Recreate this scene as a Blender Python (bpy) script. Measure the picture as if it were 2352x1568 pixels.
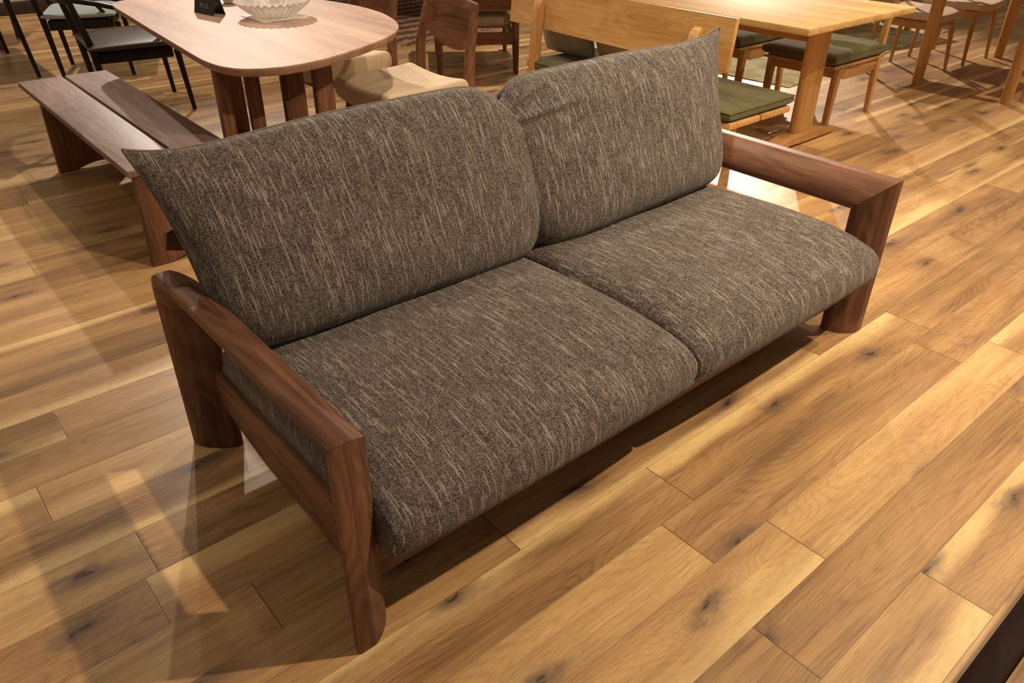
import bpy, bmesh, math, random
from math import sin, cos, pi, radians as R, sqrt
from mathutils import Vector as V, Matrix

for o in list(bpy.data.objects): bpy.data.objects.remove(o)
SC = bpy.context.scene
COL = SC.collection

# ------------------------------------------------------------------ camera
cam_d = bpy.data.cameras.new('camera'); cam = bpy.data.objects.new('camera', cam_d); COL.objects.link(cam)
CM = [[0.760681, 0.341103, -0.55228], [-0.649069, 0.410968, -0.640168], [0.008606, 0.845431, 0.534015]]
cam.matrix_world = Matrix([CM[0] + [0.0], CM[1] + [0.0], CM[2] + [1.4], [0, 0, 0, 1]])
cam_d.sensor_fit = 'HORIZONTAL'; cam_d.sensor_width = 36.0; cam_d.lens = 27.037
cam_d.clip_start = 0.01; cam_d.clip_end = 100
SC.camera = cam

# ------------------------------------------------------------------ world and lamps
SC.view_settings.view_transform = 'Standard'; SC.view_settings.look = 'None'
SC.view_settings.gamma = 1; SC.view_settings.use_curve_mapping = False
SC.view_settings.exposure = 0.85
w = bpy.data.worlds.new('world'); SC.world = w; w.use_nodes = True
bg = w.node_tree.nodes['Background']; bg.inputs[0].default_value = (1.0, 0.80, 0.58, 1); bg.inputs[1].default_value = 0.14

def spot(loc, tgt, power, color=(1, .78, .5), size=60, blend=.6, rad=.03):
    d = bpy.data.lights.new('ceiling_or_fill_spot', 'SPOT'); o = bpy.data.objects.new('ceiling_or_fill_spot', d); COL.objects.link(o)
    d.energy = power; d.color = color; d.spot_size = R(size); d.spot_blend = blend; d.shadow_soft_size = rad
    o.location = loc; o.rotation_euler = (V(tgt) - V(loc)).to_track_quat('-Z', 'Y').to_euler()
    return o
WARM = (1, .79, .53); NEU = (1, .84, .64); COOL = (1, .91, .80)
spot((2.35, -.2, 2.9), (1.7, 1.0, .2), 205, WARM, 95, .9, .03)       # in front of the sofa
spot((2.9, 7.2, 2.9), (.5, 1.9, .2), 370, COOL, 62, .8, .04)          # far back spot, long shadows toward the camera
spot((1.65, 5.2, 2.9), (1.6, 3.9, .7), 62, (1, .80, .62), 70, .7, .03)   # over the walnut table
spot((4.6, 1.3, 2.9), (3.6, 2.6, .5), 85, (1, .78, .48), 85, .8, .03)    # over the oak table
spot((9.2, 6.0, 2.9), (5.6, 2.3, 0), 620, (1, .82, .66), 62, .8, .03)     # far right
spot((4.4, 5.0, 2.9), (4.0, 5.6, 0), 150, NEU, 90, .9, .04)
spot((3.6, .2, 2.9), (3.4, .5, 0), 125, WARM, 95, .9, .04)
spot((-.5, 2.2, 2.9), (-.2, 2.4, 0), 18, WARM, 95, .9, .04)
spot((.8, 7.0, 2.9), (1.0, 7.2, 0), 120, NEU, 95, .9, .04)
spot((6.0, .6, 2.9), (5.6, 1.4, 0), 120, WARM, 95, .9, .05)  # soft fill added to lift the right-hand floor, not a known fixture
spot((.6, 8.2, 2.9), (.6, 9.7, .2), 90, NEU, 100, .9, .05)           # added spot to brighten the back wall, no known fixture
spot((2.1, 2.6, 2.9), (2.1, 2.7, 0), 85, NEU, 90, .9, .04)

# ------------------------------------------------------------------ materials
class NT:
    def __init__(s, name):
        s.m = bpy.data.materials.new(name); s.m.use_nodes = True; s.t = s.m.node_tree
        s.b = s.t.nodes['Principled BSDF']
    def n(s, typ, **kw):
        nd = s.t.nodes.new(typ)
        for k, v in kw.items():
            if k.startswith('i_'):
                key = k[2:]; key = int(key) if key.isdigit() else key
                s.set(nd.inputs[key], v)
            else: setattr(nd, k, v)
        return nd
    def set(s, inp, v):
        if isinstance(v, bpy.types.NodeSocket): s.t.links.new(v, inp)
        else: inp.default_value = v
    def math(s, op, a, b=0.0, c=0.0, clamp=False):
        nd = s.t.nodes.new('ShaderNodeMath'); nd.operation = op; nd.use_clamp = clamp
        s.set(nd.inputs[0], a); s.set(nd.inputs[1], b); s.set(nd.inputs[2], c); return nd.outputs[0]
    def mix(s, f, a, b, blend='MIX'):
        nd = s.t.nodes.new('ShaderNodeMix'); nd.data_type = 'RGBA'; nd.blend_type = blend
        s.set(nd.inputs[0], f); s.set(nd.inputs[6], a if isinstance(a, bpy.types.NodeSocket) else tuple(a) + (1,) if len(a) == 3 else a)
        s.set(nd.inputs[7], b if isinstance(b, bpy.types.NodeSocket) else tuple(b) + (1,) if len(b) == 3 else b)
        return nd.outputs[2]
    def ramp(s, f, pts):
        nd = s.t.nodes.new('ShaderNodeValToRGB'); e = nd.color_ramp.elements
        while len(e) > 1: e.remove(e[-1])
        e[0].position = pts[0][0]; e[0].color = tuple(pts[0][1]) + (1,)
        for p, c in pts[1:]:
            x = e.new(p); x.color = tuple(c) + (1,)
        s.set(nd.inputs[0], f); return nd.outputs[0]
    def smooth(s, x, a, b):
        nd = s.t.nodes.new('ShaderNodeMapRange'); nd.interpolation_type = 'SMOOTHSTEP'
        s.set(nd.inputs[0], x); nd.inputs[1].default_value = a; nd.inputs[2].default_value = b
        nd.inputs[3].default_value = 0; nd.inputs[4].default_value = 1; return nd.outputs[0]
    def noise(s, vec, scale=1, detail=3, rough=.5, dist=0):
        return s.n('ShaderNodeTexNoise', i_Vector=vec, i_Scale=scale, i_Detail=detail, i_Roughness=rough, i_Distortion=dist).outputs[0]
    def comb(s, x, y, z=0.0):
        return s.n('ShaderNodeCombineXYZ', i_0=x, i_1=y, i_2=z).outputs[0]
    def bump(s, h, strength=.3, dist=.002):
        nd = s.n('ShaderNodeBump', i_Strength=strength, i_Distance=dist, i_Height=h); s.t.links.new(nd.outputs[0], s.b.inputs['Normal'])
    def out(s, color, rough=.5, spec=.5, coat=0):
        s.set(s.b.inputs['Base Color'], color if isinstance(color, bpy.types.NodeSocket) else tuple(color) + (1,))
        s.set(s.b.inputs['Roughness'], rough); s.b.inputs['Specular IOR Level'].default_value = spec
        if coat: s.b.inputs['Coat Weight'].default_value = coat; s.b.inputs['Coat Roughness'].default_value = .25
        return s.m

def wood(name, dark, mid, light, axis=0, rough=.42, fine=1.0, seed=0.0, spec=.3, band=None):
    """Solid wood, grain running along the object's own `axis`."""
    m = NT(name); tc = m.n('ShaderNodeTexCoord').outputs['Object']
    sx = m.n('ShaderNodeSeparateXYZ', i_0=tc); c = [sx.outputs[0], sx.outputs[1], sx.outputs[2]]
    a = c[axis]; o1, o2 = [c[i] for i in range(3) if i != axis]
    a = m.math('ADD', a, seed)
    big = m.noise(m.comb(m.math('MULTIPLY', a, 1.1), m.math('MULTIPLY', o1, 7), m.math('MULTIPLY', o2, 7)), 1, 2, .5, .3)
    ring = m.math('SINE', m.math('MULTIPLY', big, 95.0))
    ring = m.math('MULTIPLY_ADD', ring, .5, .5)
    stre = m.noise(m.comb(m.math('MULTIPLY', a, 2.5), m.math('MULTIPLY', o1, 60), m.math('MULTIPLY', o2, 60)), 1, 3, .6)
    pore = m.noise(m.comb(m.math('MULTIPLY', a, 18 * fine), m.math('MULTIPLY', o1, 420 * fine), m.math('MULTIPLY', o2, 420 * fine)), 1, 2, .5)
    f = m.math('ADD', m.math('MULTIPLY', big, .75), m.math('MULTIPLY', stre, .45))
    f = m.math('ADD', f, m.math('MULTIPLY', ring, .10))
    f = m.math('ADD', f, -.15)
    col = m.ramp(f, [(.28, dark), (.5, mid), (.72, light)])
    if band:                       # glued boards: narrow lengthwise staves of slightly different tone
        k = m.math('FLOOR', m.math('MULTIPLY', c[band[0]], 1.0 / band[1]))
        wn = m.n('ShaderNodeTexWhiteNoise', noise_dimensions='1D', i_W=k).outputs[0]
        col = m.mix(m.math('MULTIPLY', wn, band[2]), col, mid if band[2] < 0 else dark)
    col = m.mix(m.math('MULTIPLY', m.smooth(pore, .54, .70), .38), col, dark)
    m.bump(pore, .12, .0006)
    return m.out(col, m.math('MULTIPLY_ADD', stre, .12, rough - .06), spec)

def cloth(name, a, b, scale=900, rough=.9, str_=.5, sheen=.2):
    m = NT(name); tc = m.n('ShaderNodeTexCoord').outputs['Object']
    n1 = m.noise(tc, scale, 2, .6); n2 = m.noise(tc, 14, 3, .5)
    f = m.math('MULTIPLY_ADD', n2, .35, m.math('MULTIPLY', n1, .65))
    m.bump(n1, str_, .0015); m.b.inputs['Sheen Weight'].default_value = sheen
    return m.out(m.ramp(f, [(.36, a), (.62, b)]), rough, .15)

def plain(name, c, rough=.5, spec=.5, metal=0):
    m = NT(name); m.b.inputs['Metallic'].default_value = metal
    tc = m.n('ShaderNodeTexCoord').outputs['Object']; n = m.noise(tc, 30, 3, .5)
    c2 = tuple(x * .8 for x in c); return m.out(m.ramp(n, [(.3, c2), (.7, c)]), rough, spec)

def tweed():
    """Sofa fabric: dark brown ground, pale weft flecks in offset rows, lengthwise slub streaks."""
    m = NT('tweed'); uv = m.n('ShaderNodeUVMap', uv_map='UVMap').outputs[0]
    s = m.n('ShaderNodeSeparateXYZ', i_0=uv); u, v = s.outputs[0], s.outputs[1]
    wob = m.noise(uv, 18, 2, .5)
    u = m.math('MULTIPLY_ADD', wob, .003, u); 
    cu = m.math('MULTIPLY', u, 1 / .0032); row = m.math('FLOOR', cu)
    off = m.math('MULTIPLY', m.math('MODULO', row, 2.0), .5)
    cv = m.math('ADD', m.math('MULTIPLY', v, 1 / .0040), off); cell = m.math('FLOOR', cv)
    fu = m.math('ABSOLUTE', m.math('SUBTRACT', m.math('FRACT', cu), .5)); fv = m.math('ABSOLUTE', m.math('SUBTRACT', m.math('FRACT', cv), .5))
    d = m.math('SQRT', m.math('ADD', m.math('MULTIPLY', fu, fu), m.math('MULTIPLY', fv, fv)))
    dot = m.math('SUBTRACT', 1.0, m.smooth(d, .18, .46))
    rnd = m.n('ShaderNodeTexWhiteNoise', noise_dimensions='2D', i_Vector=m.comb(row, cell)).outputs[0]
    rrow = m.n('ShaderNodeTexWhiteNoise', noise_dimensions='1D', i_W=row).outputs[0]
    streak = m.noise(m.comb(m.math('MULTIPLY', row, 3.71), m.math('MULTIPLY_ADD', rrow, 90.0, m.math('MULTIPLY', v, 11.0))), 1, 2, .6)
    slub = m.smooth(streak, .54, .66)
    blot = m.noise(m.comb(m.math('MULTIPLY', u, 90), m.math('MULTIPLY', v, 12)), 1, 2, .5)
    amt = m.math('MULTIPLY_ADD', m.math('POWER', rnd, 1.3), .58, m.math('MULTIPLY_ADD', slub, .85, m.math('MULTIPLY_ADD', blot, .34, -.15)))
    amt = m.math('MULTIPLY', dot, amt, clamp=True)
    base = m.mix(blot, (.037, .027, .026), (.090, .068, .062))
    col = m.mix(amt, base, (.78, .69, .61))
    m.bump(dot, .6, .0016); m.b.inputs['Sheen Weight'].default_value = .12
    return m.out(col, .92, .12)

def floor_mat():
    m = NT('oak_planks')
    g = m.n('ShaderNodeUVMap', uv_map='Grain').outputs[0]; e = m.n('ShaderNodeUVMap', uv_map='Edge').outputs[0]
    at = m.n('ShaderNodeAttribute', attribute_name='Tone').outputs[0]
    ts = m.n('ShaderNodeSeparateColor', i_0=at); r1, r2, r3 = ts.outputs[0], ts.outputs[1], ts.outputs[2]
    s = m.n('ShaderNodeSeparateXYZ', i_0=g); u, v = s.outputs[0], s.outputs[1]
    se = m.n('ShaderNodeSeparateXYZ', i_0=e); eu, ev = se.outputs[0], se.outputs[1]      # ev 0..1 across, eu metres from nearest end
    # knots
    kw = m.noise(m.comb(m.math('MULTIPLY', u, 16), m.math('MULTIPLY', v, 26)), 1, 3, .6); kw2 = m.noise(m.comb(m.math('MULTIPLY', u, 11), m.math('MULTIPLY', v, 30), 3.3), 1, 3, .6)
    vor = m.n('ShaderNodeTexVoronoi', i_Vector=m.comb(m.math('MULTIPLY_ADD', kw, .30, m.math('MULTIPLY', u, 2.0)), m.math('MULTIPLY_ADD', kw2, .34, m.math('MULTIPLY', v, 5.2))), i_Scale=1.0, i_Randomness=1.0, voronoi_dimensions='2D')
    kd = vor.outputs['Distance']; kc = m.n('ShaderNodeSeparateColor', i_0=vor.outputs['Color']).outputs[0]
    has = m.math('GREATER_THAN', kc, .52)
    kn = m.math('MULTIPLY', m.math('SUBTRACT', 1.0, m.smooth(kd, .02, .20)), has)
    halo = m.math('MULTIPLY', m.math('SUBTRACT', 1.0, m.smooth(kd, .0, .42)), has)
    core = m.math('MULTIPLY', m.math('SUBTRACT', 1.0, m.smooth(kd, .012, .05)), has)
    # growth rings: contour lines of a stretched field that bends around the knots
    fld = m.noise(m.comb(m.math('MULTIPLY', u, 1.05), m.math('MULTIPLY', v, 6.0)), 1, 1.5, .4, .12)
    fld = m.math('ADD', fld, m.math('MULTIPLY', halo, .14))
    fld = m.math('ADD', fld, m.math('MULTIPLY', v, 2.0))
    wob = m.noise(m.comb(m.math('MULTIPLY', u, 14), m.math('MULTIPLY', v, 80)), 1, 2, .5)
    fld = m.math('MULTIPLY_ADD', wob, .006, fld)
    ring = m.math('MULTIPLY_ADD', m.math('SINE', m.math('MULTIPLY', fld, 210.0)), .5, .5)
    ring = m.math('POWER', ring, 3.0)
    # broad lengthwise tone
    tone = m.noise(m.comb(m.math('MULTIPLY', u, 1.3), m.math('MULTIPLY', v, 11.0)), 1, 3, .55, .2)
    fine = m.noise(m.comb(m.math('MULTIPLY', u, 2.6), m.math('MULTIPLY', v, 170.0)), 1, 4, .7)
    pore = m.noise(m.comb(m.math('MULTIPLY', u, 26), m.math('MULTIPLY', v, 620.0)), 1, 2, .5)
    f = m.math('ADD', m.math('MULTIPLY', tone, .85), m.math('MULTIPLY', m.math('SUBTRACT', r1, .5), .26))
    f = m.math('ADD', f, m.math('MULTIPLY', m.math('SUBTRACT', fine, .5), .52))
    f = m.math('SUBTRACT', f, m.math('MULTIPLY', ring, .07))
    f = m.math('ADD', f, .07)
    col = m.ramp(f, [(.18, (.20, .108, .050)), (.38, (.38, .216, .096)), (.56, (.52, .315, .138)), (.78, (.70, .46, .215))])
    # pale sapwood along one edge of some planks
    sap = m.math('MULTIPLY', m.smooth(m.math('ADD', ev, m.math('MULTIPLY', m.math('SUBTRACT', tone, .5), .9)), .60, .98), m.smooth(r2, .30, .5))
    col = m.mix(m.math('MULTIPLY', sap, .70), col, (.84, .61, .29))
    col = m.mix(m.math('MULTIPLY', halo, .42), col, (.20, .11, .065))
    col = m.mix(m.math('MULTIPLY', kn, .72), col, (.10, .068, .055))
    col = m.mix(m.math('MULTIPLY', core, .8), col, (.035, .018, .012))
    grey = m.smooth(m.noise(m.comb(m.math('MULTIPLY', u, 2.4), m.math('MULTIPLY', v, 14.0), 7.3), 1, 3, .6), .60, .76)
    col = m.mix(m.math('MULTIPLY', grey, .40), col, (.19, .115, .075))
    col = m.mix(m.math('MULTIPLY', m.smooth(pore, .54, .68), .40), col, (.17, .09, .04))
    # joints
    dv = m.math('MULTIPLY', m.math('MINIMUM', ev, m.math('SUBTRACT', 1.0, ev)), .162)
    jl = m.math('SUBTRACT', 1.0, m.smooth(dv, .0003, .0011)); je = m.math('SUBTRACT', 1.0, m.smooth(eu, .0006, .0017))
    j = m.math('MAXIMUM', m.math('MULTIPLY', jl, .65), je)
    col = m.mix(j, col, (.10, .045, .012))
    m.bump(m.math('SUBTRACT', m.math('MULTIPLY', fine, .25), j), .35, .0008)
    m.set(m.b.inputs['Roughness'], m.math('MULTIPLY_ADD', fine, .14, .33))
    return m.out(col, m.math('MULTIPLY_ADD', fine, .14, .33), .42)

W_D, W_M, W_L = (.048, .020, .011), (.145, .062, .033), (.26, .125, .070)
WAL = [wood('walnut_%s' % 'xyz'[a], W_D, W_M, W_L, a, .47) for a in range(3)]
WALD = [wood('dark_walnut_%s' % 'xyz'[a], (.006, .003, .002), (.014, .006, .004), (.03, .013, .009), a, .6, spec=.06) for a in range(3)]
TOPW = wood('walnut_top', (.26, .145, .095), (.40, .24, .165), (.50, .33, .235), 1, .62, band=(0, .13, .35))
BENW = wood('walnut_bench', (.12, .072, .058), (.22, .14, .118), (.31, .21, .18), 1, .55, spec=.5)
MIDW = [wood('brown_wood_%s' % 'xyz'[a], (.07, .026, .012), (.15, .062, .030), (.24, .11, .058), a, .38) for a in range(3)]
OAK = [wood('oak_%s' % 'xyz'[a], (.42, .20, .062), (.60, .33, .12), (.72, .44, .18), a, .42, fine=.8, band=((1, 0, 0)[a], .11, .16)) for a in range(3)]
OAKT = wood('oak_top', (.50, .27, .09), (.72, .45, .18), (.82, .56, .27), 1, .6, spec=.22, fine=.8, band=(0, .12, .16))
BLK = wood('black_wood', (.006, .005, .004), (.011, .009, .008), (.022, .018, .016), 2, .38)
TWEED = tweed(); FLOOR = floor_mat()
OLIVE = cloth('olive_cloth', (.075, .065, .022), (.13, .115, .042), 700)
BEIGE = cloth('beige_cloth', (.50, .37, .24), (.62, .48, .33), 500)
ARMC = cloth('oatmeal_cloth', (.24, .18, .12), (.40, .31, .22), 600)
SAGE = cloth('sage_cloth', (.34, .32, .24), (.44, .42, .32), 400)
GREYB = cloth('grey_blue_cloth', (.30, .36, .37), (.42, .48, .49), 500)
LEATH = plain('brown_leather', (.055, .036, .028), .45, .5)
DKCL = plain('dark_leather', (.018, .014, .013), .5, .4)
PALE = cloth('cream_cloth', (.58, .43, .30), (.72, .56, .42), 300)
THREAD = cloth('piping_cloth', (.05, .036, .027), (.24, .18, .13), 500)

# ------------------------------------------------------------------ geometry helpers
def tag(o, label=None, cat=None, group=None, kind=None):
    if label: o['label'] = label
    if cat: o['category'] = cat
    if group: o['group'] = group
    if kind: o['kind'] = kind
    return o
def empty(name, loc=(0, 0, 0), rz=0, **kw):
    o = bpy.data.objects.new(name, None); COL.objects.link(o); o.location = loc; o.rotation_euler = (0, 0, rz)
    o.empty_display_size = .1; return tag(o, **kw)
def build(name, bm, mat, parent=None, smooth=True, world=False, angle=40, recalc=True):
    if recalc: bmesh.ops.recalc_face_normals(bm, faces=bm.faces)
    if world and parent is not None:
        for v in bm.verts: v.co = v.co - V(parent.location)
    me = bpy.data.meshes.new(name); bm.to_mesh(me); bm.free()
    if smooth:
        for p in me.polygons: p.use_smooth = True
        if angle: me.set_sharp_from_angle(angle=R(angle))
    me.materials.append(mat)
    o = bpy.data.objects.new(name, me); COL.objects.link(o)
    if parent is not None: o.parent = parent
    return o
def bev(bm, geom_faces, w, seg=2):
    es = {e for f in geom_faces for e in f.edges if len(e.link_faces) == 2 and e.calc_face_angle(0) > R(35)}
    bmesh.ops.bevel(bm, geom=list(es), offset=w, segments=seg, affect='EDGES', profile=.5, clamp_overlap=True)
def box(bm, lo, hi, bw=.003, seg=2):
    vs = [bm.verts.new((x, y, z)) for x in (lo[0], hi[0]) for y in (lo[1], hi[1]) for z in (lo[2], hi[2])]
    fs = [bm.faces.new([vs[i] for i in q]) for q in ((0, 1, 3, 2), (4, 6, 7, 5), (0, 4, 5, 1), (2, 3, 7, 6), (0, 2, 6, 4), (1, 5, 7, 3))]
    bmesh.ops.recalc_face_normals(bm, faces=fs)
    if bw: bev(bm, fs, bw, seg)
def prism(bm, pts, fn, bw=.003, seg=2, t0=0.0, t1=1.0):
    """pts: 2D outline; fn(a,b,t)->3D at t0 and t1"""
    A = [bm.verts.new(fn(a, b, t0)) for a, b in pts]; B = [bm.verts.new(fn(a, b, t1)) for a, b in pts]
    n = len(pts); fs = [bm.faces.new(A[::-1]), bm.faces.new(B)]
    for i in range(n): fs.append(bm.faces.new([A[i], A[(i + 1) % n], B[(i + 1) % n], B[i]]))
    bmesh.ops.recalc_face_normals(bm, faces=fs)
    if bw: bev(bm, fs[:2], bw, seg)
def loft(bm, rings, caps=True):
    L = [[bm.verts.new(p) for p in r] for r in rings]; n = len(L[0])
    for a, b in zip(L, L[1:]):
        for i in range(n): bm.faces.new([a[i], a[(i + 1) % n], b[(i + 1) % n], b[i]])
    if caps: bm.faces.new(L[0][::-1]); bm.faces.new(L[-1])
    return L
def tube(bm, pts, rads, n=12, sq=2.0, ax=(1, 1)):
    """round (sq=2) to squarish (sq=6) member through pts"""
    pts = [V(p) for p in pts]; rings = []
    for i, p in enumerate(pts):
        t = (pts[min(i + 1, len(pts) - 1)] - pts[max(i - 1, 0)]).normalized()
        ref = V((1, 0, 0)) if abs(t.z) > .5 else V((0, 0, 1))
        a = (ref - t * ref.dot(t)).normalized(); b = t.cross(a)
        r = rads[i] if isinstance(rads, (list, tuple)) else rads
        ring = []
        for k in range(n):
            th = 2 * pi * k / n + pi / n; c, s_ = cos(th), sin(th)
            q = (abs(c) ** sq + abs(s_) ** sq) ** (-1 / sq)
            ring.append(p + a * (c * q * r * ax[0]) + b * (s_ * q * r * ax[1]))
        rings.append(ring)
    loft(bm, rings)
def leg(name, pts, rads, mat, parent, sq=2.0, ax=(1, 1), n=14):
    bm = bmesh.new(); tube(bm, pts, rads, n, sq, ax); return build(name, bm, mat, parent, angle=50)
def boxo(name, lo, hi, mat, parent, bw=.004, seg=2, **k):
    bm = bmesh.new(); box(bm, lo, hi, bw, seg); return build(name, bm, mat, parent, angle=35, **k)
def lerp(a, b, t): return a + (b - a) * t

def pillow(P, T, nu=56, nv=40, eu=5.0, ev=5.0, ex=.5, extra=None, nrm=None, edge=.0):
    """Closed cushion. P(u,v) seam surface for u,v in -1..1; T(u,v)->(front, back) thickness, faded to zero at the seam."""
    bm = bmesh.new(); uvl = bm.loops.layers.uv.new('UVMap')
    def g(u, v):
        return (max(0.0, 1 - abs(u) ** eu) ** ex) * (max(0.0, 1 - abs(v) ** ev) ** ex)
    us = [sin(lerp(-pi / 2, pi / 2, i / nu)) for i in range(nu + 1)]; vs = [sin(lerp(-pi / 2, pi / 2, j / nv)) for j in range(nv + 1)]
    def N(u, v):
        e = .01; a = P(min(1, u + e), v) - P(max(-1, u - e), v); b = P(u, min(1, v + e)) - P(u, max(-1, v - e))
        return a.cross(b).normalized()
    nc = N(0, 0)
    F, B, UVc = {}, {}, {}
    for i, u in enumerate(us):
        for j, v in enumerate(vs):
            p = P(u, v); n_ = nrm if nrm else nc; gg = g(u, v); tf, tb = T(u, v)
            q = p + n_ * (tf * gg); r = p - n_ * (tb * gg)
            if extra: q = q + extra(u, v) * (gg ** .5)
            bd = i in (0, nu) or j in (0, nv)
            F[i, j] = bm.verts.new(q); B[i, j] = F[i, j] if bd else bm.verts.new(r)
    # arc-length UVs so the weave stays even over the swell
    cu = {}; 
    for j in range(nv + 1):
        s_ = 0; mid = nu // 2; cu[mid, j] = 0
        for i in range(mid + 1, nu + 1): s_ += (F[i, j].co - F[i - 1, j].co).length; cu[i, j] = s_
        s_ = 0
        for i in range(mid - 1, -1, -1): s_ -= (F[i, j].co - F[i + 1, j].co).length; cu[i, j] = s_
    cv = {}
    for i in range(nu + 1):
        s_ = 0; mid = nv // 2; cv[i, mid] = 0
        for j in range(mid + 1, nv + 1): s_ += (F[i, j].co - F[i, j - 1].co).length; cv[i, j] = s_
        s_ = 0
        for j in range(mid - 1, -1, -1): s_ -= (F[i, j].co - F[i, j + 1].co).length; cv[i, j] = s_
    for i in range(nu):
        for j in range(nv):
            for D, k in ((F, 1), (B, -1)):
                idx = [(i, j), (i + 1, j), (i + 1, j + 1), (i, j + 1)][::k]
                vv = [D[q] for q in idx]
                if len(set(vv)) < 3: continue
                try: f = bm.faces.new(vv)
                except ValueError: continue
                for l, q in zip(f.loops, idx): l[uvl].uv = (cu[q] + (0 if k > 0 else 3), cv[q])
    seam = [F[i, 0].co.copy() for i in range(nu)] + [F[nu, j].co.copy() for j in range(nv)] + [F[i, nv].co.copy() for i in range(nu, 0, -1)] + [F[0, j].co.copy() for j in range(nv, 0, -1)]
    return bm, seam
def piping(seam, r, mat, parent, world=True, name='piping'):
    bm = bmesh.new(); n = len(seam); rings = []
    for i in range(n):
        t = (seam[(i + 1) % n] - seam[i - 1]); t = t.normalized() if t.length > 1e-9 else V((1, 0, 0))
        a = V((0, .3, 1)); a = (a - t * a.dot(t)).normalized(); b = t.cross(a)
        rings.append([seam[i] + (a * cos(k * pi / 3) + b * sin(k * pi / 3)) * r for k in range(6)])
    rings.append(rings[0]); loft(bm, rings, caps=False)
    bmesh.ops.remove_doubles(bm, verts=bm.verts, dist=1e-5)
    return build(name, bm, mat, parent, world=world, angle=0)
def soft_box(name, c, s, mat, parent, rz=0, e=5.0, crown=.0, nu=28, nv=24, T=None, skew=0, mid=.5):
    """upholstered pad: c centre of its base, s full size"""
    cr, sr = cos(rz), sin(rz)
    def P(u, v):
        x, y = u * s[0] / 2, v * s[1] / 2
        return V((c[0] + x * cr - y * sr, c[1] + x * sr + y * cr, c[2] + s[2] * mid))
    def TT(u, v): return (s[2] * (1 - mid) + crown * (1 - u * u) * (1 - v * v), s[2] * mid)
    bm, seam = pillow(P, T or TT, nu, nv, e * 2, e * 2, .35)
    return build(name, bm, mat, parent, angle=0), seam

# ------------------------------------------------------------------ floor
random.seed(4)
Y0, PW, PL = .147, .162, 1.321
known = {0: 1.53, 1: 1.10, 2: 1.393, 3: 1.181, 4: 1.312, 5: .859, 6: .327, 8: .178, 10: .034, 12: .152, 19: .335, 21: .587, 25: .498, 32: .78}
bm = bmesh.new(); ug = bm.loops.layers.uv.new('Grain'); ue = bm.loops.layers.uv.new('Edge'); tl = bm.loops.layers.color.new('Tone')
for r in range(-16, 60):
    y = Y0 + r * PW; j0 = known.get(r, random.uniform(0, PL)); k0 = math.floor((-6.0 - j0) / PL)
    x = j0 + k0 * PL
    while x < 12.5:
        tone = (random.random(), random.random(), random.random(), 1); ou, ov = random.uniform(0, 60), random.uniform(0, 60); fl_ = random.choice((1, -1))
        vs = [bm.verts.new((x + dx, y + dy, 0)) for dx, dy in ((0, 0), (PL / 2, 0), (PL, 0), (PL, PW), (PL / 2, PW), (0, PW))]
        for q in ((0, 1, 4, 5), (1, 2, 3, 4)):
            f = bm.faces.new([vs[i] for i in q])
            for l, i in zip(f.loops, q):
                dx = l.vert.co.x - x; dy = l.vert.co.y - y
                l[ug].uv = (dx + ou, dy + ov); l[ue].uv = (min(dx, PL - dx), dy / PW if fl_ > 0 else 1 - dy / PW); l[tl] = tone
        x += PL
o = build('floor', bm, FLOOR, smooth=False, recalc=False); tag(o, kind='structure')
WALL = plain('cream_paint', (.86, .74, .56), .8, .2); SKIRT = plain('dark_skirting', (.045, .028, .022), .5, .4)
o = boxo('wall_back', (-3.6, 9.63, 0), (12, 9.75, 2.9), WALL, None, 0); tag(o, kind='structure')
o = boxo('baseboard_back', (-3.6, 9.55, 0), (12, 9.63, .115), SKIRT, None, .004); tag(o, kind='structure')

o = boxo('wall_right', (12, -4, 0), (12.12, 9.75, 2.9), WALL, None, 0); tag(o, kind='structure')
o = boxo('baseboard_right', (11.93, -4, 0), (12, 9.55, .115), SKIRT, None, .004); tag(o, kind='structure')

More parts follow.
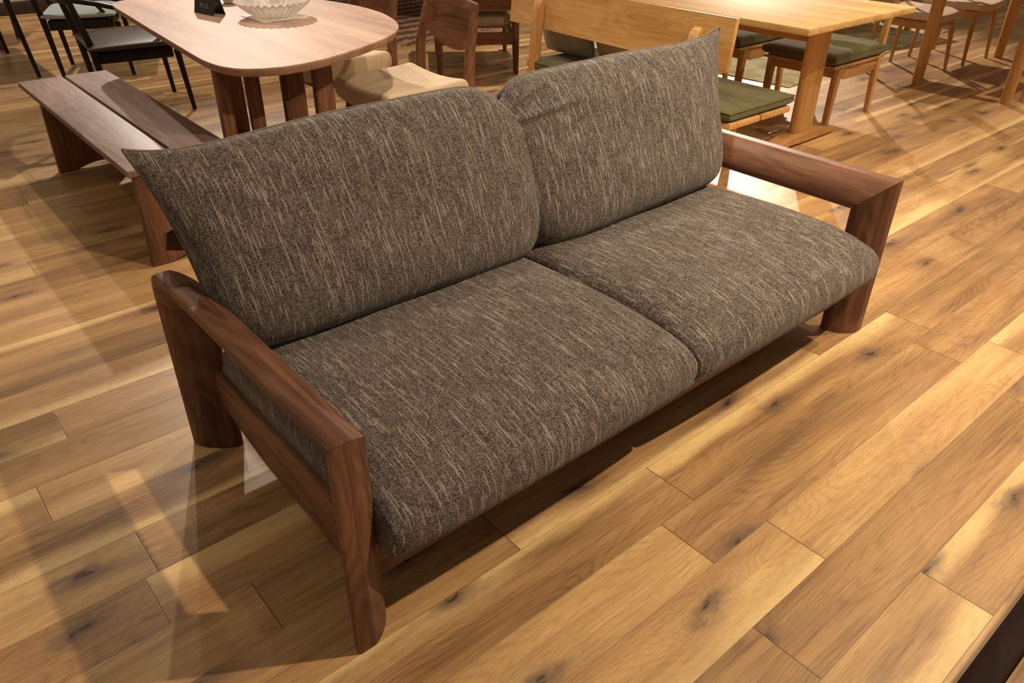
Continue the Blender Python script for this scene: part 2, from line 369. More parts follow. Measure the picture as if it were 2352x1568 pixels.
# ------------------------------------------------------------------ sofa
sofa = empty('sofa', (1.432, 1.4, 0), label='two-seater sofa with dark walnut arm frame and brown-grey tweed cushions', cat='sofa')
def frame_side(x_out, sgn):
    """sgn +1: inner side toward +x. Lens-shaped section lying on the diagonal, run up the rear leg, along the arm, down the front leg."""
    A0, A1 = V((.0, .0)), V((.100, .099)); ax_ = (A1 - A0); L = ax_.length; t_ = ax_ / L; nn = V((t_.y, -t_.x))   # nn: toward inner / exposed face
    prof = []; n = 18
    for k in range(n + 1):
        q = -1 + 2 * k / n; q = math.copysign(abs(q) ** .8, q); w_ = .031 * max(0, 1 - abs(q) ** 2.3) ** .75; prof.append(A0 + ax_ * (q + 1) / 2 + nn * (w_ + .003))
    for k in range(n + 1):
        q = 1 - 2 * k / n; q = math.copysign(abs(q) ** .8, q); w_ = .022 * max(0, 1 - abs(q) ** 2.3) ** .75; prof.append(A0 + ax_ * (q + 1) / 2 - nn * (w_ + .003))
    prof = [(p.x, max(p.y, -.0)) for p in prof]
    yf, yr, zt = .955, 1.850, .548
    def pt(x, y, z): return V((x_out + sgn * x, y, z))
    def piece(rings, name, mat, ang=32):
        bm = bmesh.new(); loft(bm, rings); return build(name, bm, mat, sofa, world=True, angle=ang)
    g = .0005
    piece([[pt(x, yf + d, 0) for x, d in prof], [pt(x, yf + d, zt - d - g) for x, d in prof]], 'leg', WAL[2])
    # rear corner is rounded over
    rr = [[pt(x, yf + d + g, zt - d) for x, d in prof]]
    D = .105
    for k in range(0, 9):
        th = k / 8 * pi / 2; c, s_ = cos(th), sin(th); q = (c ** 3.4 + s_ ** 3.4) ** (-1 / 3.4)
        rr.append([pt(x, yr - D + (D - d) * s_ * q, zt - D + (D - d) * c * q) for x, d in prof])
    piece(rr, 'armrest', WAL[1], 62)
    piece([[pt(x, yr - d, 0) for x, d in prof], [pt(x, yr - d, zt - D - .001) for x, d in prof]], 'leg', WAL[2])
    xi, xo = x_out + sgn * .070, x_out + sgn * .098
    bm = bmesh.new(); out = [(1.03, .100), (1.03, .255), (1.77, .255), (1.77, .160), (1.66, .125), (1.5, .100), (1.3, .092)]
    prism(bm, out, lambda a, b, t: V((lerp(xi, xo, t), a, b)), .006, 3)
    build('side_rail', bm, WAL[1], sofa, world=True, angle=30)
frame_side(.420, 1); frame_side(2.446, -1)
def wboxo(name, lo, hi, mat, parent, bw=.004): 
    bm = bmesh.new(); box(bm, lo, hi, bw, 3); return build(name, bm, mat, parent, world=True, angle=35)
wboxo('front_rail', (.50, 1.035, .088), (2.366, 1.065, .236), WAL[0], sofa, .005)
wboxo('rear_rail', (.50, 1.745, .110), (2.366, 1.775, .250), WAL[0], sofa, .005)
wboxo('seat_deck', (.516, 1.062, .218), (2.350, 1.748, .234), WAL[1], sofa, .002)
for x in (.60, 1.40, 2.22):
    bm = bmesh.new(); prism(bm, [(1.745, .28), (1.79, .28), (1.915, .64), (1.885, .65)], lambda a, b, t: V((x + .04 * t, a, b)), .004)
    build('back_post', bm, WAL[2], sofa, world=True, angle=30)
for z0, z1, yo in ((.545, .655, 1.858), (.42, .50, 1.808)):
    bm = bmesh.new(); n = 24; rings = []
    for i in range(n + 1):
        t = i / n; x = lerp(.475, 2.395, t); y = yo + .012 - .02 * (2 * t - 1) ** 2; e = min(1, min(t, 1 - t) * 14 + .55)
        zc, hz = (z0 + z1) / 2, (z1 - z0) / 2 * e
        rings.append([V((x, y - .011 - .02 * c, zc + hz * c)) for c in (-1, -.6, .6, 1)] + [V((x, y + .011 - .02 * c, zc + hz * c)) for c in (1, .6, -.6, -1)])
    loft(bm, rings); build('back_slat', bm, WAL[0], sofa, world=True, angle=30)

def seat_cushion(x0, x1):
    bm = bmesh.new(); uvl = bm.loops.layers.uv.new('UVMap')
    # closed profile in (y,z): flat bottom, full round front, gentle crown, low back
    prof = []
    ctrl = [(1.71, .240), (1.30, .236), (1.05, .236), (.975, .226), (.925, .234), (.903, .272), (.908, .318), (.944, .356), (1.03, .384), (1.15, .400), (1.32, .404), (1.50, .394), (1.66, .376), (1.715, .345), (1.73, .29)]
    n = len(ctrl)
    for i in range(n):
        p0, p1, p2, p3 = [ctrl[(i + k) % n] for k in (-1, 0, 1, 2)]
        for s in range(5):
            t = s / 5
            prof.append(tuple(.5 * (2 * p1[k] + (p2[k] - p0[k]) * t + (2 * p0[k] - 5 * p1[k] + 4 * p2[k] - p3[k]) * t * t + (3 * p1[k] - p0[k] - 3 * p2[k] + p3[k]) * t ** 3) for k in (0, 1)))
    cy, cz = 1.33, .308; m = len(prof); nx = 44; G = []
    for i in range(nx + 1):
        u = sin(lerp(-pi / 2, pi / 2, i / nx)); x = (x0 + x1) / 2 + (x1 - x0) / 2 * u
        k = (1 - abs(u) ** 20) ** .42 if abs(u) < 1 else 0; kt = (1 - abs(u) ** 9) ** .5 if abs(u) < 1 else 0
        row = []
        for (y, z) in prof:
            yy = cy + (y - cy) * lerp(.985, 1, k); zz = cz + (z - cz) * (lerp(.40, 1, kt) if z > cz else lerp(.92, 1, k)); yy += .012 * (1 - kt) * (y < 1.0 and z > .25)
            zz += .004 * (1 - u * u) * max(0, (z - .335) / .07) * 1.0
            yy += .010 * (u * u) * (1 if y < 1.0 else 0)
            zz += .0022 * sin(9 * u + 6 * y) * (1 if z > .335 else 0)
            row.append(bm.verts.new((x, yy, zz)))
        G.append(row)
    al = [0]
    for j in range(m): al.append(al[-1] + (G[nx // 2][(j + 1) % m].co - G[nx // 2][j].co).length)
    for i in range(nx):
        for j in range(m):
            f = bm.faces.new([G[i][j], G[i + 1][j], G[i + 1][(j + 1) % m], G[i][(j + 1) % m]])
            for l, (a, b) in zip(f.loops, ((i, j), (i + 1, j), (i + 1, j + 1), (i, j + 1))): l[uvl].uv = (G[a][0].co.x, al[b])
    # inset end panels
    for i, s in ((0, -1), (nx, 1)):
        c = bm.verts.new((G[i][0].co.x + s * .004, cy, cz))
        for j in range(m):
            f = bm.faces.new([G[i][j], G[i][(j + 1) % m], c] if s < 0 else [G[i][(j + 1) % m], G[i][j], c])
            for l in f.loops: l[uvl].uv = (l.vert.co.y, l.vert.co.z)
    o = build('seat_cushion', bm, TWEED, sofa, world=True, angle=0)
    return o
seat_cushion(.508, 1.430); seat_cushion(1.436, 2.362)

def gauss(u, v, cu, cv, ang, lu, lv):
    a, b = u - cu, v - cv; p = a * cos(ang) + b * sin(ang); q = -a * sin(ang) + b * cos(ang)
    return math.exp(-(p / lu) ** 2 - (q / lv) ** 2)
def back_cushion(C, side):
    """C: seam corners bottom-left, bottom-right, top-left, top-right; side: +1 outer corner on the right"""
    bl, br, tlc, trc = [V(c) for c in C]
    inner = -side
    outn_ = lambda u: u * side
    def P(u, v):
        a, b = (u + 1) / 2, (v + 1) / 2
        p = bl.lerp(br, a).lerp(tlc.lerp(trc, a), b)
        outn = u * side
        # bowed top edge and side edges, swept pointed outer corner, rounded inner corner
        p.z += ((-.010 if side < 0 else -.017) * (1 - u * u) - .004 - .030 * max(0, outn) ** 1.5 * (1 - max(0, outn) ** 4) * 1.6) * b ** 4
        p.x += -side * .0 
        if outn > 0: p.x += side * (-.028 * (outn ** 2) * (1 - v * v))
        k = max(0.0, -outn); p.x += side * .085 * k ** 5 * max(0, b) ** 7; p.z -= .070 * k ** 7 * b ** 5
        p.x += inner * .030 * k ** 3 * (1 - v * v)
        p.y -= .035 * (1 - abs(outn - .0) ** 2) * (1 - v * v) * .0
        p.y += .02 * b * (outn > 0) * outn ** 3 * -1.0
        kb = max(0, -v); p.z += .03 * abs(u) ** 8 * kb ** 6; p.x -= .03 * u * abs(u) ** 7 * kb ** 6
        return p
    def T(u, v):
        b = (v + 1) / 2
        tip = 1 - .55 * max(0, outn_(u)) ** 4 * b ** 3
        return ((lerp(.130, .060, b ** 1.3) + .016 * (1 - u * u)) * tip, lerp(.10, .055, b) * tip)
    nvec = V((0, -cos(R(20)), -0 + sin(R(20))))
    def extra(u, v):
        d = 0
        if side > 0:
            d -= .017 * gauss(u, v, -.78, .46, .10, .26, .030) ; d += .012 * gauss(u, v, -.76, .54, .1, .26, .04)
            d -= .012 * gauss(u, v, -.84, .68, .55, .20, .032); d += .008 * gauss(u, v, -.82, .75, .5, .2, .03)
            d -= .016 * gauss(u, v, -.90, .84, .95, .18, .035)
            d -= .006 * gauss(u, v, -.60, .25, .6, .2, .05)
        else:
            d -= .008 * gauss(u, v, .95, .55, 0, .1, .03); d -= .007 * gauss(u, v, .96, .32, 0, .1, .03)
            d += .005 * gauss(u, v, -.7, .5, -.9, .4, .08)
        d += .003 * sin(5 * u + 2 * v) * sin(4 * v + u)
        return nvec * (d * 1.2)
    bm, seam = pillow(P, T, 96, 72, 7.0, 5.0, .5, extra, nvec)
    o = build('back_cushion', bm, TWEED, sofa, world=True, angle=0)
    pp = piping(seam, .0042, THREAD, sofa, world=True)
    pp.parent = o; 
    return o
back_cushion([(.480, 1.600, .372), (1.458, 1.598, .350), (.412, 1.770, .868), (1.475, 1.735, .872)], -1)
back_cushion([(1.462, 1.600, .350), (2.365, 1.600, .372), (1.385, 1.775, .860), (2.475, 1.765, .892)], 1)

# ------------------------------------------------------------------ walnut bench (left)
bench = empty('bench', (.915, 3.85, 0), label='low dark walnut bench with a two-board top, behind the left end of the sofa', cat='bench')
for xa, xb in ((-.215, -.008), (.006, .215)): boxo('seat_board', (xa, -.85, .372), (xb, .85, .400), BENW, bench, .004)
for y in (-.84, .53):
    bm = bmesh.new(); prof = [(-.195, .371), (-.205, 0), (-.13, 0)] + [(lerp(-.13, .13, k / 10), .028 * sin(pi * k / 10)) for k in range(1, 10)] + [(.13, 0), (.205, 0), (.195, .371)]
    prism(bm, prof, lambda a, b, t: V((a, y + .04 * t, b)), .003, 1); build('leg', bm, WAL[2], bench, angle=30)
boxo('stretcher', (-.02, -.81, .30), (.02, .54, .370), WAL[1], bench, .003)

# ------------------------------------------------------------------ walnut table
ZT = .72
table = empty('dining_table', (1.65, 3.85, 0), label='walnut dining table with a soft rounded freeform top and slab legs, behind the sofa', cat='table')
outl = [(1.109, 3.20), (1.107, 3.09), (1.117, 2.998), (1.146, 2.928), (1.190, 2.885), (1.25, 2.855), (1.33, 2.842), (1.49, 2.866), (1.70, 2.955), (1.90, 3.07), (2.03, 3.18), (2.12, 3.31), (2.185, 3.47), (2.225, 3.64), (2.235, 3.85), (2.21, 4.05), (2.16, 4.25), (2.09, 4.5), (2.0, 4.72), (1.88, 4.83), (1.74, 4.86), (1.5, 4.82), (1.34, 4.79), (1.268, 4.745), (1.228, 4.64), (1.200, 4.32), (1.165, 3.92), (1.132, 3.50)]
def catmull(pts, s=5):
    n = len(pts); r = []
    for i in range(n):
        p0, p1, p2, p3 = [pts[(i + k) % n] for k in (-1, 0, 1, 2)]
        for q in range(s):
            t = q / s; r.append(tuple(.5 * (2 * p1[k] + (p2[k] - p0[k]) * t + (2 * p0[k] - 5 * p1[k] + 4 * p2[k] - p3[k]) * t * t + (3 * p1[k] - p0[k] - 3 * p2[k] + p3[k]) * t ** 3) for k in (0, 1)))
    return r
cx, cy = 1.65, 3.85
sm = [(a - cx, b - cy) for a, b in catmull(outl, 9)]
bm = bmesh.new(); rings = []
for z, sc in ((ZT - .034, .972), (ZT - .030, .980), (ZT - .012, .996), (ZT - .007, 1.0), (ZT - .002, 1.0), (ZT, .9975)):
    rings.append([V((a * sc, b * (1 - (1 - sc) * .5), z)) for a, b in sm])
loft(bm, rings); build('tabletop', bm, TOPW, table, angle=28)
for (x0, x1, y, th) in ((1.140, 1.190, 3.13, .04), (1.290, 1.350, 3.20, .03), (1.415, 1.512, 3.12, .035), (1.600, 1.690, 3.20, .035), (1.66, 1.76, 4.42, .04)):
    boxo('leg', (x0 - cx, y - cy, 0), (x1 - cx, y + th - cy, ZT - .034), WAL[2], table, .004)

# things on the walnut table
mat_ = boxo('paper_mat', (-.12, -.12, 0), (.12, .12, .003), plain('white_card', (.80, .74, .62), .7, .3), None, .0005)
mat_.location = (1.742, 3.823, ZT + .0005); tag(mat_, 'thin white square mat under the glass bowl on the walnut table', 'mat')
gm = NT('clear_glass'); gm.b.inputs['Transmission Weight'].default_value = .62; gm.b.inputs['IOR'].default_value = 1.45
n_ = gm.noise(gm.n('ShaderNodeTexCoord').outputs['Object'], 40, 2, .5); gm.out(gm.ramp(n_, [(.3, (.97, .90, .86)), (.7, (1, .97, .93))]), .05, .6)
bowl = empty('glass_bowl', (1.742, 3.83, ZT + .0045), label='clear fluted glass bowl with a pleated rim on a white mat', cat='bowl')
bm = bmesh.new(); N = 192; rings = []
def bring(r, z, amp): return [V(((r + amp * cos(k * 2 * pi / N * 32)) * cos(2 * pi * k / N), (r + amp * cos(k * 2 * pi / N * 32)) * sin(2 * pi * k / N), z + amp * .9 * cos(k * 2 * pi / N * 32 + 1))) for k in range(N)]
for r, z, a in ((.02, 0, 0), (.085, 0, .0008), (.102, .009, .0025), (.135, .032, .0045), (.163, .055, .006), (.177, .069, .0055), (.176, .0715, .0055), (.158, .057, .005), (.130, .037, .0045), (.098, .016, .0025), (.080, .009, .0008), (.02, .008, 0)):
    rings.append(bring(r, z, a) if a else bring(r, z, 0))
loft(bm, rings); build('bowl_body', bm, gm.m, bowl, angle=0)
# tent sign
SIGNK = plain('black_card', (.014, .013, .012), .35, .5); GREYT = plain('grey_print', (.28, .26, .24), .6, .3)
sign = empty('tent_sign', (1.53, 4.105, ZT + .0005), R(11), label='small black folded tent card with grey print on the walnut table', cat='sign')
bm = bmesh.new(); th = .003; hw = .085; d0, hh = .034, .125
pr = [(-d0, 0), (-d0 + .002, 0), (0, hh - .004), (d0 - .002, 0), (d0, 0), (.0015, hh), (-.0015, hh)]
prism(bm, pr, lambda a, b, t: V((a, lerp(-hw, hw, t), b)), .0004, 1); build('card', bm, SIGNK, sign, angle=20)
boxo('card_base', (-d0, -hw, 0), (d0, hw, .0015), plain('pale_edge', (.55, .5, .4), .5, .4), sign, 0)
def text(body, size, loc, rot, mat, parent, name='lettering', ext=.0004):
    cu = bpy.data.curves.new(name, 'FONT'); cu.body = body; cu.size = size; cu.align_x = 'CENTER'; cu.extrude = ext
    t = bpy.data.objects.new(name, cu); COL.objects.link(t); dg = bpy.context.evaluated_depsgraph_get()
    me = bpy.data.meshes.new_from_object(t.evaluated_get(dg)); bpy.data.objects.remove(t)
    me.materials.append(mat); o = bpy.data.objects.new(name, me); COL.objects.link(o); o.parent = parent; o.location = loc; o.rotation_euler = rot; return o
tilt = math.atan2(hh, d0)
for body, size, zz in (('IN ZL', .030, .030), ('________', .009, .021)):
    text(body, size, (-d0 + zz / hh * d0 - .0012, 0, zz), (tilt, 0, -pi / 2), GREYT, sign)
# cups behind the sign
cupm = plain('white_glaze', (.82, .72, .62), .25, .5); tea = plain('dark_red_glaze', (.09, .02, .014), .25, .5)
for i, (x, y, mt, lb) in enumerate(((1.735, 4.36, cupm, 'white cup just behind the black tent card on the walnut table'), (1.80, 4.24, tea, 'dark red cup between the tent card and the glass bowl'), (1.93, 4.22, tea, 'dark red cup behind the glass bowl on the walnut table'))):
    bm = bmesh.new(); loft(bm, [[V((r * cos(k * pi / 16), r * sin(k * pi / 16), z)) for k in range(32)] for r, z in ((.016, 0), (.022, .002), (.024, .006), (.036, .03), (.040, .062), (.0385, .063), (.034, .03), (.02, .008))])
    c = build('cup', bm, mt, angle=30); c.location = (x, y, ZT + .0005); tag(c, lb, 'cup', 'cups on the walnut table')

# ------------------------------------------------------------------ walnut chairs with beige seats
def copy_tree(o, parent=None):
    c = o.copy(); COL.objects.link(c); c.parent = parent
    for k in [x for x in o.children]: copy_tree(k, c)
    return c
def saddle_pad(name, sx, sy, z, th, mat, parent, cx=0, dip=.014, taper=.0):
    def P(u, v): return V((cx + u * sx / 2, v * sy / 2 * (1 - taper * (1 - u) / 2), z + th * .45 + dip * (v * v) - dip * .4 + dip * .5 * max(0, -u) ** 3))
    bm, seam = pillow(P, lambda u, v: (th * .55, th * .45), 40, 34, 22, 22, .26)
    return build(name, bm, mat, parent, angle=0), seam
def beige_chair(loc, rz, label):
    t = empty('dining_chair', loc, rz, label=label, cat='chair', group='walnut chairs with beige seats at the walnut table')
    saddle_pad('seat', .47, .50, .345, .110, BEIGE, t, cx=.02, dip=.022)
    boxo('seat_frame', (-.19, -.205, .315), (.215, .205, .36), MIDW[1], t, .004)
    for s in (-1, 1):
        leg('leg', [(.215, s * .215, 0), (.20, s * .205, .352)], [.013, .020], MIDW[2], t, 3)
        # rear leg rises as one shaped post to the back
        leg('leg', [(-.30, s * .215, 0), (-.262, s * .213, .22), (-.245, s * .212, .42), (-.255, s * .210, .58), (-.285, s * .205, .70), (-.30, s * .200, .775)], [.015, .021, .024, .021, .017, .011], MIDW[2], t, 3, (1.25, .85))
    # curved back panel with a lower edge that sags in the middle
    bm = bmesh.new(); n = 20; rings = []
    for i in range(n + 1):
        u = -1 + 2 * i / n; y = .215 * u; x = -.292 - .038 * (1 - u * u); zt = .80 + .004 * (1 - u * u); zb = .655 - .10 * (1 - abs(u) ** 2.2)
        if abs(u) > .999: zb = .67
        rings.append([V((x + .018, y, zb + .004)), V((x + .010, y, zb)), V((x + .002, y, zb + .004)), V((x - .022, y, zt - .006)), V((x - .018, y, zt)), V((x - .004, y, zt - .004))])
    loft(bm, rings); build('backrest', bm, MIDW[1], t, angle=30)
    return t
beige_chair((2.15, 3.335, 0), pi, 'walnut dining chair with beige seat, nearest the sofa, at the walnut table corner')
beige_chair((2.19, 4.10, 0), pi + R(2), 'walnut dining chair with beige seat mostly tucked under the walnut table')

# ------------------------------------------------------------------ black chairs at the left
def black_chair(loc, rz, seat_mat, label, sx=.48, sy=.54, rk=0.0):
    t = empty('dining_chair', loc, rz, label=label, cat='chair')
    soft_box('seat', (0, 0, .395), (sx, sy, .055), seat_mat, t, e=2.2, crown=.012)
    bm = bmesh.new(); prism(bm, [(-.21, -.22), (.21, -.235), (.21, .235), (-.21, .22)], lambda a, b, q: V((a, b, lerp(.325, .388, q))), .006); build('seat_frame', bm, BLK, t, angle=30)
    for s in (-1, 1):
        leg('leg', [(.265, s * .25, 0), (.235, s * .235, .37)], [.013, .019], BLK, t)
        leg('leg', [(-.20 - rk, s * .235, 0), (-.235 + rk * .3, s * .235, .42), (-.31, s * .22, .78)], [.014, .021, .015], BLK, t)
        leg('arm', [(.20, s * .245, .385), (.05, s * .262, .60), (-.15, s * .262, .66), (-.30, s * .22, .69)], [.013, .013, .014, .015], BLK, t)
    bm = bmesh.new(); rings = []
    for i in range(17):
        u = -1 + i / 8; y = .235 * u; x = -.30 - .05 * (1 - u * u); rings.append([V((x + a, y, z)) for a, z in ((.011, .66), (-.007, .665), (-.022, .77), (-.012, .785), (.006, .775))])
    loft(bm, rings); build('backrest', bm, BLK, t, angle=40); return t
black_chair((1.46, 5.40, 0), R(-6), LEATH, 'black wooden armchair with dark brown leather seat at the left side of the walnut table', .52, .60)
black_chair((1.54, 6.62, 0), R(-21), GREYB, 'black wooden armchair with pale grey-blue seat beyond the walnut table')

def leg_table(name, loc, rz, sx, sy, h, mats, label, cat, lr=.02, splay=.0, sq=2.0, th=.025):
    t = empty(name, loc, rz, label=label, cat=cat)
    boxo('tabletop', (-sx / 2, -sy / 2, h - th), (sx / 2, sy / 2, h), mats[0], t, .006)
    for a in (-1, 1):
        for b in (-1, 1):
            leg('leg', [(a * (sx / 2 - .06 + splay), b * (sy / 2 - .06 + splay), 0), (a * (sx / 2 - .06), b * (sy / 2 - .06), h - th)], [lr * .75, lr * 1.15], mats[2], t, sq)
    return t
leg_table('dining_table', (.62, 7.16, 0), 0, 1.02, 1.0, .72, (BLK, BLK, BLK), 'black table on slim splayed legs at the left edge', 'table', .018, .07)
leg_table('side_table', (1.05, 8.15, 0), R(64), .62, .55, .62, MIDW, 'brown wooden table on tapered legs by the back wall at the upper left', 'table', .024)

# far dining chair and rug group behind the beige chairs
rug = empty('rug', (5.35, 7.55, 0), R(0), label='shaggy rug with brown and tan stripes on the floor behind the armchair', cat='rug')
rm = NT('striped_shag'); tc = rm.n('ShaderNodeTexCoord').outputs['Object']; sp = rm.n('ShaderNodeSeparateXYZ', i_0=tc)
wv = rm.noise(tc, 9, 3, .6); yy = rm.math('MULTIPLY_ADD', wv, .12, rm.math('MULTIPLY_ADD', sp.outputs[0], -.10, sp.outputs[1]))
st = rm.smooth(rm.math('SINE', rm.math('MULTIPLY', yy, 31)), -.3, .4); nn = rm.noise(tc, 160, 3, .7)
col = rm.mix(st, (.19, .085, .062), (.50, .32, .22)); col = rm.mix(rm.math('MULTIPLY', rm.smooth(nn, .4, .7), .45), col, (.12, .055, .04))
rm.bump(nn, 1, .02); rm.out(col, .95, .1)
bm = bmesh.new(); nx, ny = 110, 120; gv = {}
random.seed(8)
for i in range(nx + 1):
    for j in range(ny + 1):
        x = lerp(-1.54, 1.7, i / nx); y = lerp(-1.65 , 1.4, j / ny) + .12 * (x + 1.54) * (1 - j / ny)
        if j == 0: y += .012 * sin(i * 1.9)
        ed = i in (0, nx) or j in (0, ny)
        gv[i, j] = bm.verts.new((x, y, .001 if ed else .018 + random.uniform(-.006, .007)))
for i in range(nx):
    for j in range(ny): bm.faces.new([gv[i, j], gv[i + 1, j], gv[i + 1, j + 1], gv[i, j + 1]])
build('pile', bm, rm.m, rug, angle=0)

# ------------------------------------------------------------------ armchair (rear view)
arm = empty('armchair', (3.93, 5.05, 0), math.atan2(.83, .56), label='brown wooden lounge armchair with oatmeal cushions, seen from behind', cat='armchair')
for s in (-1, 1):
    leg('leg', [(-.395, s * .287, 0), (-.375, s * .285, .20), (-.36, s * .285, .30), (-.40, s * .283, .55), (-.47, s * .28, .85)], [.019, .026, .028, .024, .018], MIDW[2], arm, 2.6)
    leg('leg', [(.40, s * .285, 0), (.38, s * .285, .28), (.37, s * .29, .53)], [.016, .024, .018], MIDW[2], arm, 2.6)
    leg('armrest', [(-.40, s * .292, .50), (-.1, s * .305, .545), (.30, s * .305, .56), (.42, s * .295, .555)], [.018, .022, .026, .018], MIDW[0], arm, 3, (1, 1.4))
    boxo('side_rail', (-.36, s * .275 - .012, .215), (.37, s * .275 + .012, .285), MIDW[0], arm, .004)
boxo('rear_rail', (-.385, -.27, .205), (-.36, .27, .292), MIDW[1], arm, .005)
boxo('front_rail', (.355, -.27, .24), (.38, .27, .30), MIDW[1], arm, .005)
bm = bmesh.new(); prism(bm, [(-.395, .455), (-.372, .455), (-.395, .56), (-.418, .56)], lambda a, b, q: V((a, lerp(-.27, .27, q), b)), .004); build('back_rail', bm, MIDW[1], arm, angle=30)
soft_box('seat_cushion', (.02, 0, .30), (.72, .53, .13), ARMC, arm, e=4)
def Pb(u, v): z = lerp(.43, .93, (v + 1) / 2); return V((lerp(-.285, -.42, (v + 1) / 2), u * .265, z))
bm, _s = pillow(Pb, lambda u, v: (.07, .07), 26, 26, 8, 8, .4, nrm=V((.96, 0, .26))); build('back_cushion', bm, ARMC, arm, angle=0)

leg_table('side_table', (4.85, 7.1, .026), R(50), .95, .80, .45, MIDW, 'brown side table on tapered legs standing on the striped rug', 'table', .026)

# ------------------------------------------------------------------ oak bench with backrest
ob = empty('bench', (3.27, 2.86, 0), label='light oak bench with a wide plank backrest and olive seat cushion beside the oak table', cat='bench')
y0, y1 = -.86, .545
boxo('seat_board', (-.25, y0, .345), (-.008, y1, .375), OAK[1], ob, .005)
boxo('seat_board', (.004, y0, .345), (.245, y1, .375), OAK[1], ob, .005)
def Pc(u, v): return V((u * .265 + .005, lerp(y0 - .0, y1 - .02, (v + 1) / 2), .403))
bm, seam = pillow(Pc, lambda u, v: (.030, .027), 30, 60, 16, 40, .35); c_ = build('seat_cushion', bm, OLIVE, ob, angle=0)
for zz in (.420,):
    k = [V((p.x * .995, p.y, zz)) for p in seam]; q = piping(k, .003, OLIVE, ob, world=False); q.parent = c_
for yy_, in ((-.58,), (.485,)):
    leg('leg', [(.20, yy_, 0), (.19, yy_, .345)], [.020, .026], OAK[2], ob, 4)
    # rear leg + back post in one piece, curved over at the top
    bm = bmesh.new(); prism(bm, [(-.285, 0), (-.240, 0), (-.218, .36), (-.205, .55), (-.192, .66), (-.187, .73), (-.200, .748), (-.222, .738), (-.245, .70), (-.262, .50), (-.27, .36)], lambda a, b, q: V((a, yy_ - .025 + .05 * q, b)), .008, 3)
    build('back_post', bm, OAK[2], ob, angle=30)
bm = bmesh.new(); prism(bm, [(-.190, .572), (-.162, .569), (-.140, .800), (-.168, .803)], lambda a, b, q: V((a, lerp(y0 + .105, .76, q), b + .02 * q * (b < .6))), .004, 2)
build('backrest', bm, OAK[1], ob, angle=30)
for yy_ in (-.58, .485): boxo('cross_rail', (-.24, yy_ - .02, .30), (.20, yy_ + .02, .345), OAK[0], ob, .003)

# cushions resting on the oak bench
def scatter(loc, rz, w, h, d, lean, mat, label):
    def P(u, v): return V((-(v + 1) / 2 * h * sin(lean), u * w / 2 * (1 - .06 * (1 - v * v)), (v + 1) / 2 * h * cos(lean)))
    bm, _ = pillow(P, lambda u, v: (d / 2, d / 2), 28, 26, 3.2, 3.2, .55)
    o = build('cushion', bm, mat, angle=0); o.location = loc; o.rotation_euler = (0, 0, rz); return tag(o, label, 'cushion', 'cushions on the oak bench')
scatter((3.268, 3.30, .440), R(2), .38, .34, .15, R(14), SAGE, 'sage grey cushion leaning on the oak bench at its far end')
scatter((3.30, 2.945, .434), R(-14), .36, .34, .14, R(14), BEIGE, 'beige cushion on the oak bench beside the sage one')

# ------------------------------------------------------------------ oak table and its chairs
ot = empty('dining_table', (4.10, 3.0, 0), label='light oak plank dining table on pedestal slab legs, upper right', cat='table')
boxo('tabletop', (-.535, -.99, .688), (.535, .99, .72), OAKT, ot, .004)
for yy_ in (-.715, .715):
    bm = bmesh.new(); loft(bm, [[V((.07 + a * cos(k * pi / 16), yy_ + b * sin(k * pi / 16), z)) for k in range(32)] for a, b, z in ((.095, .045, .055), (.095, .045, .688))])
    build('leg', bm, OAK[2], ot, angle=40)
    bm = bmesh.new(); n = 16; rings = []
    for i in range(n + 1):
        u = -1 + 2 * i / n; x = .07 + .34 * u; zt = .018 + .045 * (1 - u * u); zb = .0 + .014 * (1 - u ** 4); hw_ = .055 * (1 - .35 * u * u)
        rings.append([V((x, yy_ - hw_, zb)), V((x, yy_ - hw_, zt - .006)), V((x, yy_ - hw_ + .012, zt)), V((x, yy_ + hw_ - .012, zt)), V((x, yy_ + hw_, zt - .006)), V((x, yy_ + hw_, zb))])
    loft(bm, rings); build('foot', bm, OAK[0], ot, angle=35)
boxo('stretcher', (.012, -.70, .55), (.048, .70, .62), OAK[1], ot, .004)

def oak_chair(loc, rz, label):
    t = empty('dining_chair', loc, rz, label=label, cat='chair', group='oak chairs with olive cushions beyond the oak table')
    def P(u, v): return V((.01 + u * .315, v * .255, .395))
    bm, seam = pillow(P, lambda u, v: (.044, .034), 30, 26, 12, 12, .4); c = build('seat_cushion', bm, OLIVE, t, angle=0)
    for zz in (.414,):
        q = piping([V((p.x * .99, p.y * .99, zz)) for p in seam], .003, OLIVE, t, world=False); q.parent = c
    boxo('seat_board', (-.29, -.245, .342), (.30, .245, .361), MID_OAK[1], t, .004)
    for s in (-1, 1):
        bm = bmesh.new(); prism(bm, [(-.26, .342), (.26, .342), (.26, .29), (.14, .268), (-.14, .268), (-.26, .285)], lambda a, b, q: V((a, s * .225 - .011 + .022 * q, b)), .003); build('side_rail', bm, MID_OAK[0], t, angle=30)
        leg('leg', [(.24, s * .225, 0), (.225, s * .225, .342)], [.019, .025], MID_OAK[2], t, 5)
        leg('leg', [(-.27, s * .225, 0), (-.245, s * .225, .342), (-.27, s * .222, .55), (-.33, s * .22, .66)], [.017, .023, .020, .016], MID_OAK[2], t, 5)
    boxo('front_rail', (.222, -.22, .285), (.244, .22, .342), MID_OAK[1], t, .003)
    boxo('rear_rail', (-.262, -.22, .285), (-.24, .22, .342), MID_OAK[1], t, .003)
    bm = bmesh.new(); rings = []
    for i in range(17):
        u = -1 + i / 8; rings.append([V((-.305 - .03 * (1 - u * u) + a, .235 * u, z)) for a, z in ((.010, .585), (-.010, .59), (-.035, .675), (-.016, .68))])
    loft(bm, rings); build('backrest', bm, MID_OAK[1], t, angle=40); return t
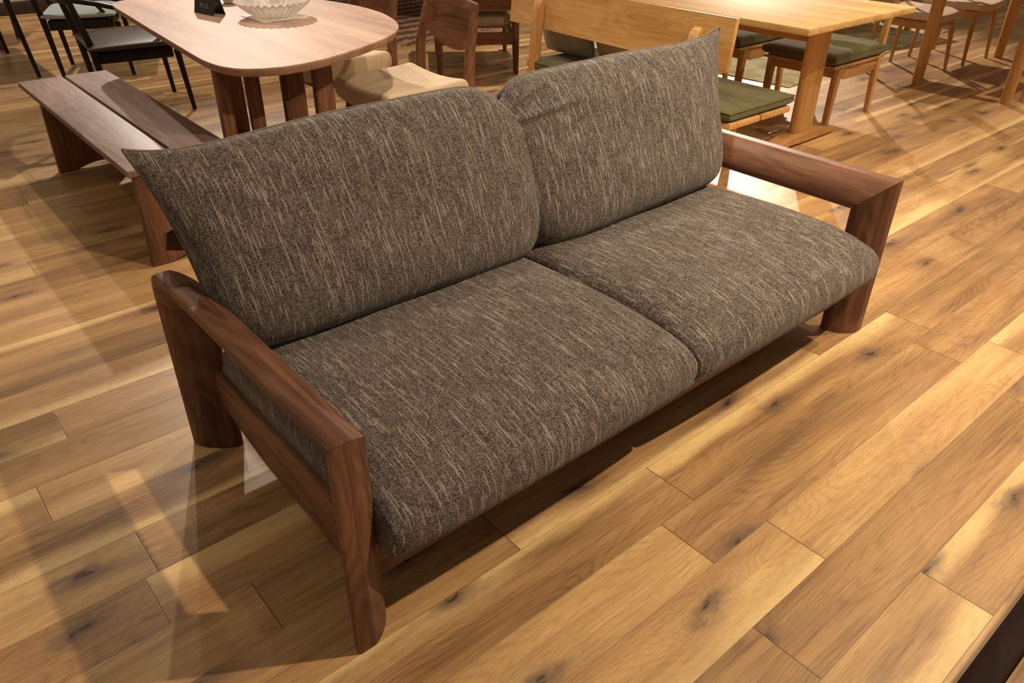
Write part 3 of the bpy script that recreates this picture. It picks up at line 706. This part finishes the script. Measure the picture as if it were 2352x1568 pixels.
MID_OAK = [wood('mid_oak_%s' % 'xyz'[a], (.34, .165, .060), (.50, .265, .105), (.62, .36, .155), a, .42, fine=.8) for a in range(3)]
oak_chair((4.80, 2.57, 0), pi, 'oak dining chair with olive cushion, the nearer of two beyond the oak table')
oak_chair((4.80, 3.24, 0), pi, 'oak dining chair with olive cushion, farther in, half hidden by the bench backrest')

# ------------------------------------------------------------------ light chairs, table and rug upper right
def pale_chair(loc, rz, label, faded=BEIGE):
    t = empty('dining_chair', loc, rz, label=label, cat='chair', group='pale oak chairs with cream seats at the round-legged table')
    saddle_pad('seat', .46, .50, .40, .05, PALE, t, dip=.02)
    bm = bmesh.new(); prism(bm, [(-.20, -.20), (.20, -.22), (.20, .22), (-.20, .20)], lambda a, b, q: V((a * lerp(.9, 1, q), b * lerp(.92, 1, q), lerp(.345, .402, q))), .006); build('seat_frame', bm, MID_OAK[1], t, angle=30)
    for s in (-1, 1):
        leg('leg', [(.215, s * .225, 0), (.185, s * .195, .36)], [.012, .020], MID_OAK[2], t)
        leg('leg', [(-.225, s * .225, 0), (-.20, s * .205, .42), (-.26, s * .19, .76)], [.012, .020, .014], MID_OAK[2], t)
    bm = bmesh.new(); rings = []
    for i in range(17):
        u = -1 + i / 8; rings.append([V((-.25 - .045 * (1 - u * u) + a, .24 * u, z)) for a, z in ((.010, .70), (-.010, .705), (-.025, .80), (-.006, .805))])
    loft(bm, rings); build('backrest', bm, MID_OAK[1], t, angle=40); return t
pale_chair((6.39, 2.74, 0), R(-90), 'pale oak chair with cream seat just beyond the right end of the oak table')
pale_chair((7.16, 2.74, 0), R(-90), 'pale oak chair with cream seat near the top right corner')
rt = empty('dining_table', (6.76, 2.14, 0), label='light oak table on thick round legs at the right edge', cat='table')
boxo('tabletop', (-.85, -.43, .69), (.85, .43, .72), OAK[0], rt, .008)
for a, b in ((-.73, .33), (.73, .33), (-.76, -.30), (.73, -.30)):
    leg('leg', [(a, b, 0), (a, b, .69)], [.034, .046], OAK[2], rt)
pale_chair((6.36, 1.58, 0), R(90), 'pale oak chair on the near side of the round-legged table at the right edge')
gr = NT('pale_green_rug'); tc = gr.n('ShaderNodeTexCoord').outputs['Object']; na = gr.noise(tc, 5, 4, .65, .6); nb = gr.noise(tc, 220, 2, .6)
gr.bump(nb, .6, .004); gr.out(gr.ramp(na, [(.38, (.38, .36, .20)), (.5, (.52, .48, .29)), (.62, (.70, .62, .42))]), .95, .1)
o = boxo('rug', (-1.72, 0, 0), (1.45, 2.3, .008), gr.m, None, .003); o.location = (6.92, 3.14, 0); o.rotation_euler = (0, 0, R(4.5))
tag(o, 'pale green mottled rug on the floor beyond the oak chairs, upper right', 'rug')
t = empty('side_table', (7.45, 3.98, .009), R(-12), label='oak table on square legs standing on the pale green rug', cat='table')
boxo('tabletop', (-.55, -.42, .40), (.75, .42, .43), MID_OAK[0], t, .006)
for a, b in ((-.42, -.34), (.66, -.34), (-.42, .34), (.66, .34)):
    leg('leg', [(a, b, 0), (a, b, .40)], [.026, .030], MID_OAK[2], t, 6)

# ------------------------------------------------------------------ dark frame, lower right corner
lt = empty('bench', (1.75, -.26, 0), label='very dark slatted wooden bench whose end slat crosses the bottom right corner', cat='bench')
for k in range(6): boxo('slat', (-.95, .358 - .048 - k * .115, .300), (.85, .358 - k * .115, .335), WALD[0], lt, .006)
for a in (-.80, .78):
    boxo('cross_rail', (a - .02, -.26, .255), (a + .02, .35, .300), WALD[1], lt, .004)
    for b in (-.22, .31): leg('leg', [(a, b, 0), (a, b, .255)], [.024, .028], WALD[2], lt, 5)
